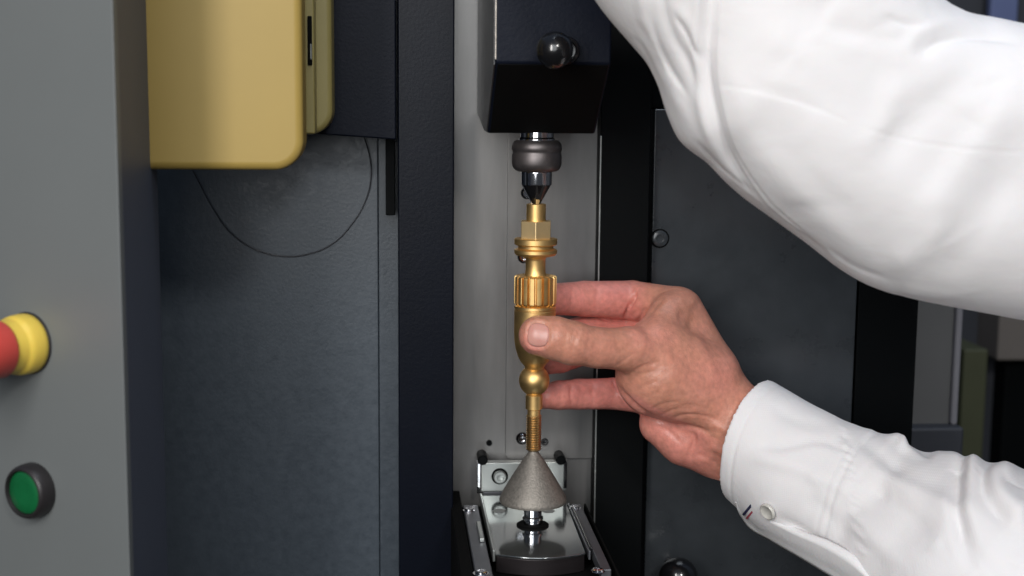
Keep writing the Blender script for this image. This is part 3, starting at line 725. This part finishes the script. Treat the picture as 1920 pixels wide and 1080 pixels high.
sf = [
    # bunched cloth on top of the sleeve behind the cuff
    ([(1618, 812), (1648, 797), (1672, 812), (1700, 840), (1752, 862)], 3.2, 9, 16, .3),
    ([(1690, 825), (1720, 835), (1760, 850)], -2.6, 16, 12, .3),
    ([(1700, 812), (1745, 815), (1790, 838), (1822, 880), (1800, 920)], 3.6, 22, 26, .35),
    ([(1796, 818), (1812, 850), (1800, 900), (1796, 950), (1806, 1010), (1830, 1080)], -3.6, 15, 26, .3),
    ([(1830, 822), (1850, 838), (1826, 866), (1812, 920), (1818, 980), (1842, 1060)], 3.0, 20, 20, .3),
    ([(1905, 868), (1860, 870), (1842, 890), (1850, 930), (1880, 970), (1920, 1000)], -2.4, 15, 12, .3),
    ([(1920, 880), (1875, 890), (1868, 920), (1900, 955), (1940, 975)], 3.0, 26, 26, .2),
    # long soft folds along the cuff and forearm
    ([(1400, 830), (1460, 838), (1540, 826), (1600, 850)], -.7, 9, 16), ([(1375, 850), (1470, 870), (1560, 905), (1640, 960)], .8, 14, 22),
    ([(1440, 760), (1500, 790), (1570, 805)], -.5, 14, 12), ([(1600, 860), (1680, 905), (1760, 940), (1840, 960)], 1.3, 18, 18), ([(1612, 905), (1690, 960), (1760, 1020)], -1.2, 26, 26),
    ([(1600, 815), (1650, 850), (1700, 900)], -1.0, 16, 16), ([(1580, 960), (1640, 1010), (1700, 1070)], 1.0, 20, 20), ([(1500, 930), (1550, 960), (1600, 1010)], -.8, 20, 20),
    ([(1440, 960), (1520, 1005), (1590, 1052), (1612, 1080)], -.9, 6, 10),
]
rs = np.random.RandomState(3)
for k in range(16):  # gathers where the sleeve is sewn to the cuff
    t = k/15; x = 1566+t*36+rs.uniform(-3, 3); y = 778+t*250
    sf.append(([(x-4, y-2), (x+14, y+8), (x+34+rs.uniform(-8, 10), y+20+rs.uniform(-4, 4))], rs.uniform(.25, .55)*rs.choice([1, -1]), 4, 4, .5))
for k in range(10):
    x = rs.uniform(1420, 1880); y = 800+(x-1420)*.5+rs.uniform(-20, 120); a_ = rs.uniform(.1, 1.1); l_ = rs.uniform(40, 110)
    sf.append(([(x, y), (x+l_*.5*math.cos(a_), y+l_*.5*math.sin(a_)+rs.uniform(-6, 6)), (x+l_*math.cos(a_), y+l_*math.sin(a_))], rs.uniform(.25, .6)*rs.choice([1, -1]), 10, 14, .5))
V = folds(V, N_, sf, .45, 1.25)
# stitched lines along the cuff edge
s = (V-c0)@ncl; N_ = mesh_normals(V, Q)
V = V-N_*((.34*np.exp(-((s-6)/.8)**2)+.4*np.exp(-((s-51.5)/.9)**2)+.22*np.exp(-((s-48)/.8)**2))*(((V-CAM)*N_).sum(1) < 0))[:, None]
qs = s[Q].mean(1)
def sub(mask):
    q_ = Q[mask]; u_, inv = np.unique(q_, return_inverse=True); return V[u_], inv.reshape(q_.shape)
a_, b_ = sub(qs >= 53); lower = link_mesh('sleeve', a_, b_, 'shirt', person)
a_, b_ = sub(qs < 53); cuff = link_mesh('cuff', a_, b_, 'shirt', lower)
# end flap of the cuff with stripes and button
axp = np.array([310, 170.])/np.hypot(310, 170); prp = np.array([-axp[1], axp[0]])
def flap_pt(px, py, off=0):
    rel = np.array([px-1396, py-832.]); al = rel@axp; q_ = rel@prp
    Rm = (23.6+al/4.5*.19)+1.8+off; qq = q_/4.48
    Yc = 3-al*.128
    Y = Yc-math.sqrt(max(Rm*Rm-min(qq, Rm*.995)**2, 0))
    if Rm*.995 < qq: Y = Yc-math.sqrt(Rm*Rm*.01)+(qq-Rm)*1.5
    return P(px, py, Y)
inner = smooth_line([(1383, 934), (1398, 938), (1440, 962), (1500, 992), (1560, 1016), (1606, 1044), (1650, 1090)], 5)
outer = smooth_line([(1381, 944), (1384, 960), (1405, 991), (1450, 1018), (1505, 1050), (1560, 1083), (1620, 1118)], 5)
nn_ = len(inner); rows = 12; pv = []
for i in range(nn_):
    for j in range(rows+1):
        t = j/rows; pnt = inner[i]*(1-t)+outer[i]*t
        pv.append(flap_pt(pnt[0], pnt[1], -3.2*(1-min(1, t*4))-.35*(math.exp(-((t-.8)/.06)**2))))
fq = [(i*(rows+1)+j, (i+1)*(rows+1)+j, (i+1)*(rows+1)+j+1, i*(rows+1)+j+1) for i in range(nn_-1) for j in range(rows)]
flap = raw('cuff_flap', pv, fq, 'shirt', lower, angle=180)
sm = flap.modifiers.new('thick', 'SOLIDIFY'); sm.thickness = 1.1*K; sm.offset = -1
# which side is out? make sure the cloth grows inward (away from the camera)
nrm = flap.data.polygons[len(flap.data.polygons)//2].normal
if Vector(CAM.tolist()).dot(nrm) < 0 and nrm.y > 0: sm.offset = 1
for nm, mt, a, b, w_ in (('stripe', 'stripe_navy', (1409, 947), (1393, 966), 5), ('stripe', 'stripe_red', (1416, 953), (1399, 973), 3.6)):
    vv = []
    a = np.array(a, float); b = np.array(b, float); dd = (b-a)/np.hypot(*(b-a)); pp = np.array([-dd[1], dd[0]])
    for i in range(6):
        for sgn, off in ((-1, .3), (-1, .75), (1, .75), (1, .3)):
            c = a+(b-a)*i/5+pp*sgn*w_/2; vv.append(flap_pt(c[0], c[1], off))
    fc_ = [(i*4+j, i*4+(j+1) % 4, (i+1)*4+(j+1) % 4, (i+1)*4+j) for i in range(5) for j in range(4)]+[(0, 1, 2, 3), (20, 23, 22, 21)]
    raw(nm, vv, fc_, mt, flap)
def normal_at(px, py): 
    a, b, c = flap_pt(px, py), flap_pt(px+4, py), flap_pt(px, py+4); n = np.cross(b-a, c-a); n /= np.linalg.norm(n)
    return n if n[1] < 0 else -n
def cloth_button(px, py, r, parent):
    c = flap_pt(px, py, .8); n = normal_at(px, py)
    pf_ = [(0, r*.9), (.5, r), (1.2, r*.97), (1.5, r*.85), (1.3, r*.7), (1.0, r*.6), (1.0, .03)]
    v = []; seg = 28
    for h, rr in pf_:
        for k in range(seg): v.append((rr*math.cos(2*math.pi*k/seg), rr*math.sin(2*math.pi*k/seg), h))
    Rm = Vector((0, 0, 1)).rotation_difference(Vector(n.tolist())).to_matrix(); v = [np.array(Rm@Vector(x))+c for x in v]
    f = [(i*seg+k, i*seg+(k+1) % seg, (i+1)*seg+(k+1) % seg, (i+1)*seg+k) for i in range(len(pf_)-1) for k in range(seg)]+[tuple((len(pf_)-1)*seg+k for k in range(seg))]
    o = raw('button', v, f, 'button', parent, angle=50)
cloth_button(1441, 958, 3.7, flap)

# ------------------------------------------------------------------ raised upper sleeve
YU = -92.
outline = smooth_line([(1040, -160), (1078, -70), (1118, 0), (1150, 42), (1190, 88), (1218, 122), (1238, 165), (1254, 215), (1275, 262), (1300, 286), (1330, 308),
    (1362, 342), (1400, 376), (1450, 412), (1500, 448), (1545, 482), (1600, 520), (1660, 546), (1720, 562), (1790, 576), (1860, 589), (1920, 600), (2080, 620), (2300, 640)], 4)
top = smooth_line([(2300, 90), (2080, 70), (1920, 45), (1860, 33), (1810, 24), (1782, 12), (1758, -2), (1722, -40), (1690, -120), (1670, -260)], 4)
pol = np.vstack([outline, top, [[1300, -330], [1010, -260]]])
xz = np.array([P(a, b, YU)[[0, 2]] for a, b in pol])
gx = np.arange(xz[:, 0].min()-12, P(2140, 300, YU)[0], 1.0); gz = np.arange(xz[:, 1].min()-12, xz[:, 1].max()+12, 1.0)
GX, GZ = np.meshgrid(gx, gz, indexing='ij'); g2 = np.stack([GX.ravel(), GZ.ravel()], 1)
best = np.full(len(g2), 1e9); inside = np.zeros(len(g2), bool)
for i in range(len(xz)):
    a, b = xz[i], xz[(i+1) % len(xz)]; ba = b-a; t = np.clip(((g2-a)@ba)/(ba@ba+1e-9), 0, 1)
    r = g2-a-t[:, None]*ba; best = np.minimum(best, np.hypot(r[:, 0], r[:, 1]))
    cnd = (a[1] > g2[:, 1]) != (b[1] > g2[:, 1]); xx = a[0]+(g2[:, 1]-a[1])*(b[0]-a[0])/np.where(abs(b[1]-a[1]) < 1e-9, 1e-9, b[1]-a[1])
    inside ^= cnd & (g2[:, 0] < xx)
sd = np.where(inside, -best, best).reshape(GX.shape)
kr = np.exp(-(np.arange(-9, 10)/3.6)**2); kr /= kr.sum()
sb = np.pad(sd, 9, mode='edge')
sb = np.apply_along_axis(lambda v: np.convolve(v, kr, 'valid'), 0, sb); sb = np.apply_along_axis(lambda v: np.convolve(v, kr, 'valid'), 1, sb)
wgt = np.clip((-sd-1)/9, 0, 1); sd = sd*(1-wgt)+sb*wgt
def s2(p):
    u = np.clip((p[:, 0]-gx[0]), 0, len(gx)-1.001); v = np.clip((p[:, 2]-gz[0]), 0, len(gz)-1.001); i = u.astype(int); j = v.astype(int); u -= i; v -= j
    return sd[i, j]*(1-u)*(1-v)+sd[i+1, j]*u*(1-v)+sd[i, j+1]*(1-u)*v+sd[i+1, j+1]*u*v
RU = 37.
def upper(p):
    t = -s2(p); y = p[:, 1]-YU
    return np.where(t < RU, np.sqrt(y*y+np.maximum(RU-t, 0)**2)-RU, np.abs(y)-RU)
lo = [gx[0], YU-60, gz[0]]; hi = [gx[-1]-8, YU+60, P(1400, -200, YU)[2]]
V, Q = surface(upper, lo, hi, .85)
V = relax(V, Q, 14, .5); N_ = mesh_normals(V, Q)
uf = [
    # flat seam band and its stitched edges, then the thin seam across the upper arm
    ([(1350, -120), (1333, -30), (1325, 60), (1323, 130), (1335, 205), (1360, 290), (1412, 372)], -.5, 2.2, 2.2, .05),
    ([(1364, -120), (1348, -30), (1341, 60), (1340, 130), (1352, 205), (1378, 285), (1440, 375), (1520, 445)], -.7, 2.2, 3, .05),
    ([(1340, 158), (1400, 166), (1470, 184), (1540, 206), (1600, 232)], -.28, 2.2, 2.6, .1),
    ([(1590, 232), (1700, 262), (1820, 280), (1960, 286)], -.3, 2.4, 2.6, .2),
    ([(1218, 20), (1232, 80), (1262, 140), (1296, 190)], -1.1, 3, 7, .3), ([(1258, 20), (1290, 70), (1318, 128)], -1.0, 3, 6, .3),
    ([(1182, 60), (1210, 100), (1232, 150), (1246, 200)], -.7, 3, 6, .3), ([(1290, 250), (1330, 296), (1380, 340), (1440, 385)], -.8, 3, 6, .3),
    ([(1540, 455), (1600, 500), (1680, 530)], -.7, 3, 8, .3), ([(1730, 100), (1765, 80), (1830, 70), (1930, 84)], -1.2, 4, 9, .3),
     ([(1640, 20), (1700, 46), (1760, 44)], -.6, 4, 8, .4),
    ([(1352, -120), (1338, -30), (1330, 60), (1328, 130), (1340, 205), (1366, 290), (1420, 372), (1500, 442), (1575, 498)], -2.6, 26, 9, .1),
    ([(1322, -120), (1310, 0), (1306, 90), (1312, 180), (1334, 262), (1376, 330), (1440, 390), (1530, 462)], 2.2, 12, 12, .1),
    ([(1235, -60), (1243, 10), (1262, 70), (1296, 130), (1312, 200)], -1.3, 9, 10, .2),
    ([(1195, -60), (1206, 20), (1224, 90), (1262, 170), (1300, 260)], 1.2, 12, 12, .2),
    ([(1190, 30), (1225, 90), (1250, 150)], -.9, 8, 8, .3), ([(1262, 0), (1300, 60), (1322, 110)], .9, 10, 12, .3),
    ([(1350, 60), (1385, 170), (1410, 260), (1490, 350), (1570, 430), (1640, 500)], 1.6, 34, 30, .2),
    ([(1340, 150), (1440, 168), (1520, 196), (1590, 228)], -.5, 10, 14, .4),
    ([(1720, 118), (1735, 92), (1780, 70), (1850, 62), (1940, 80)], -1.3, 16, 26, .25), ([(1700, 110), (1715, 70), (1770, 45), (1860, 40), (1940, 56)], 1.0, 16, 14, .25),
    ([(1940, 140), (1850, 250), (1770, 360), (1690, 470)], 2.0, 30, 44, .3),
    ([(1880, 110), (1780, 170), (1680, 250), (1600, 340)], -1.5, 30, 36, .3), ([(1700, 130), (1660, 220), (1620, 330)], 1.2, 26, 26, .3),
    ([(1920, 280), (1860, 380), (1800, 480), (1780, 540)], -1.6, 40, 34, .3), ([(1660, 505), (1720, 470), (1790, 400)], 1.4, 24, 24, .3),
    ([(1480, 20), (1600, 60), (1690, 70), (1760, 40)], -1.0, 20, 24, .3), ([(1420, 60), (1520, 110), (1600, 190)], .8, 30, 30, .4), ([(1560, 510), (1640, 538), (1740, 552), (1840, 560)], 1.0, 10, 14, .3),
]
rs = np.random.RandomState(11)
for k in range(16):
    x = rs.uniform(1340, 1900); y = rs.uniform(20, 520); a_ = rs.uniform(-1.2, .9); l_ = rs.uniform(90, 220)
    uf.append(([(x, y), (x+l_*.5*math.cos(a_)+rs.uniform(-12, 12), y+l_*.5*math.sin(a_)), (x+l_*math.cos(a_), y+l_*math.sin(a_))], rs.uniform(.3, .8)*rs.choice([1, -1]), rs.uniform(10, 24), rs.uniform(10, 24), .5))
V = folds(V, N_, uf, .3, .66)
link_mesh('sleeve', V, Q, 'shirt', person)
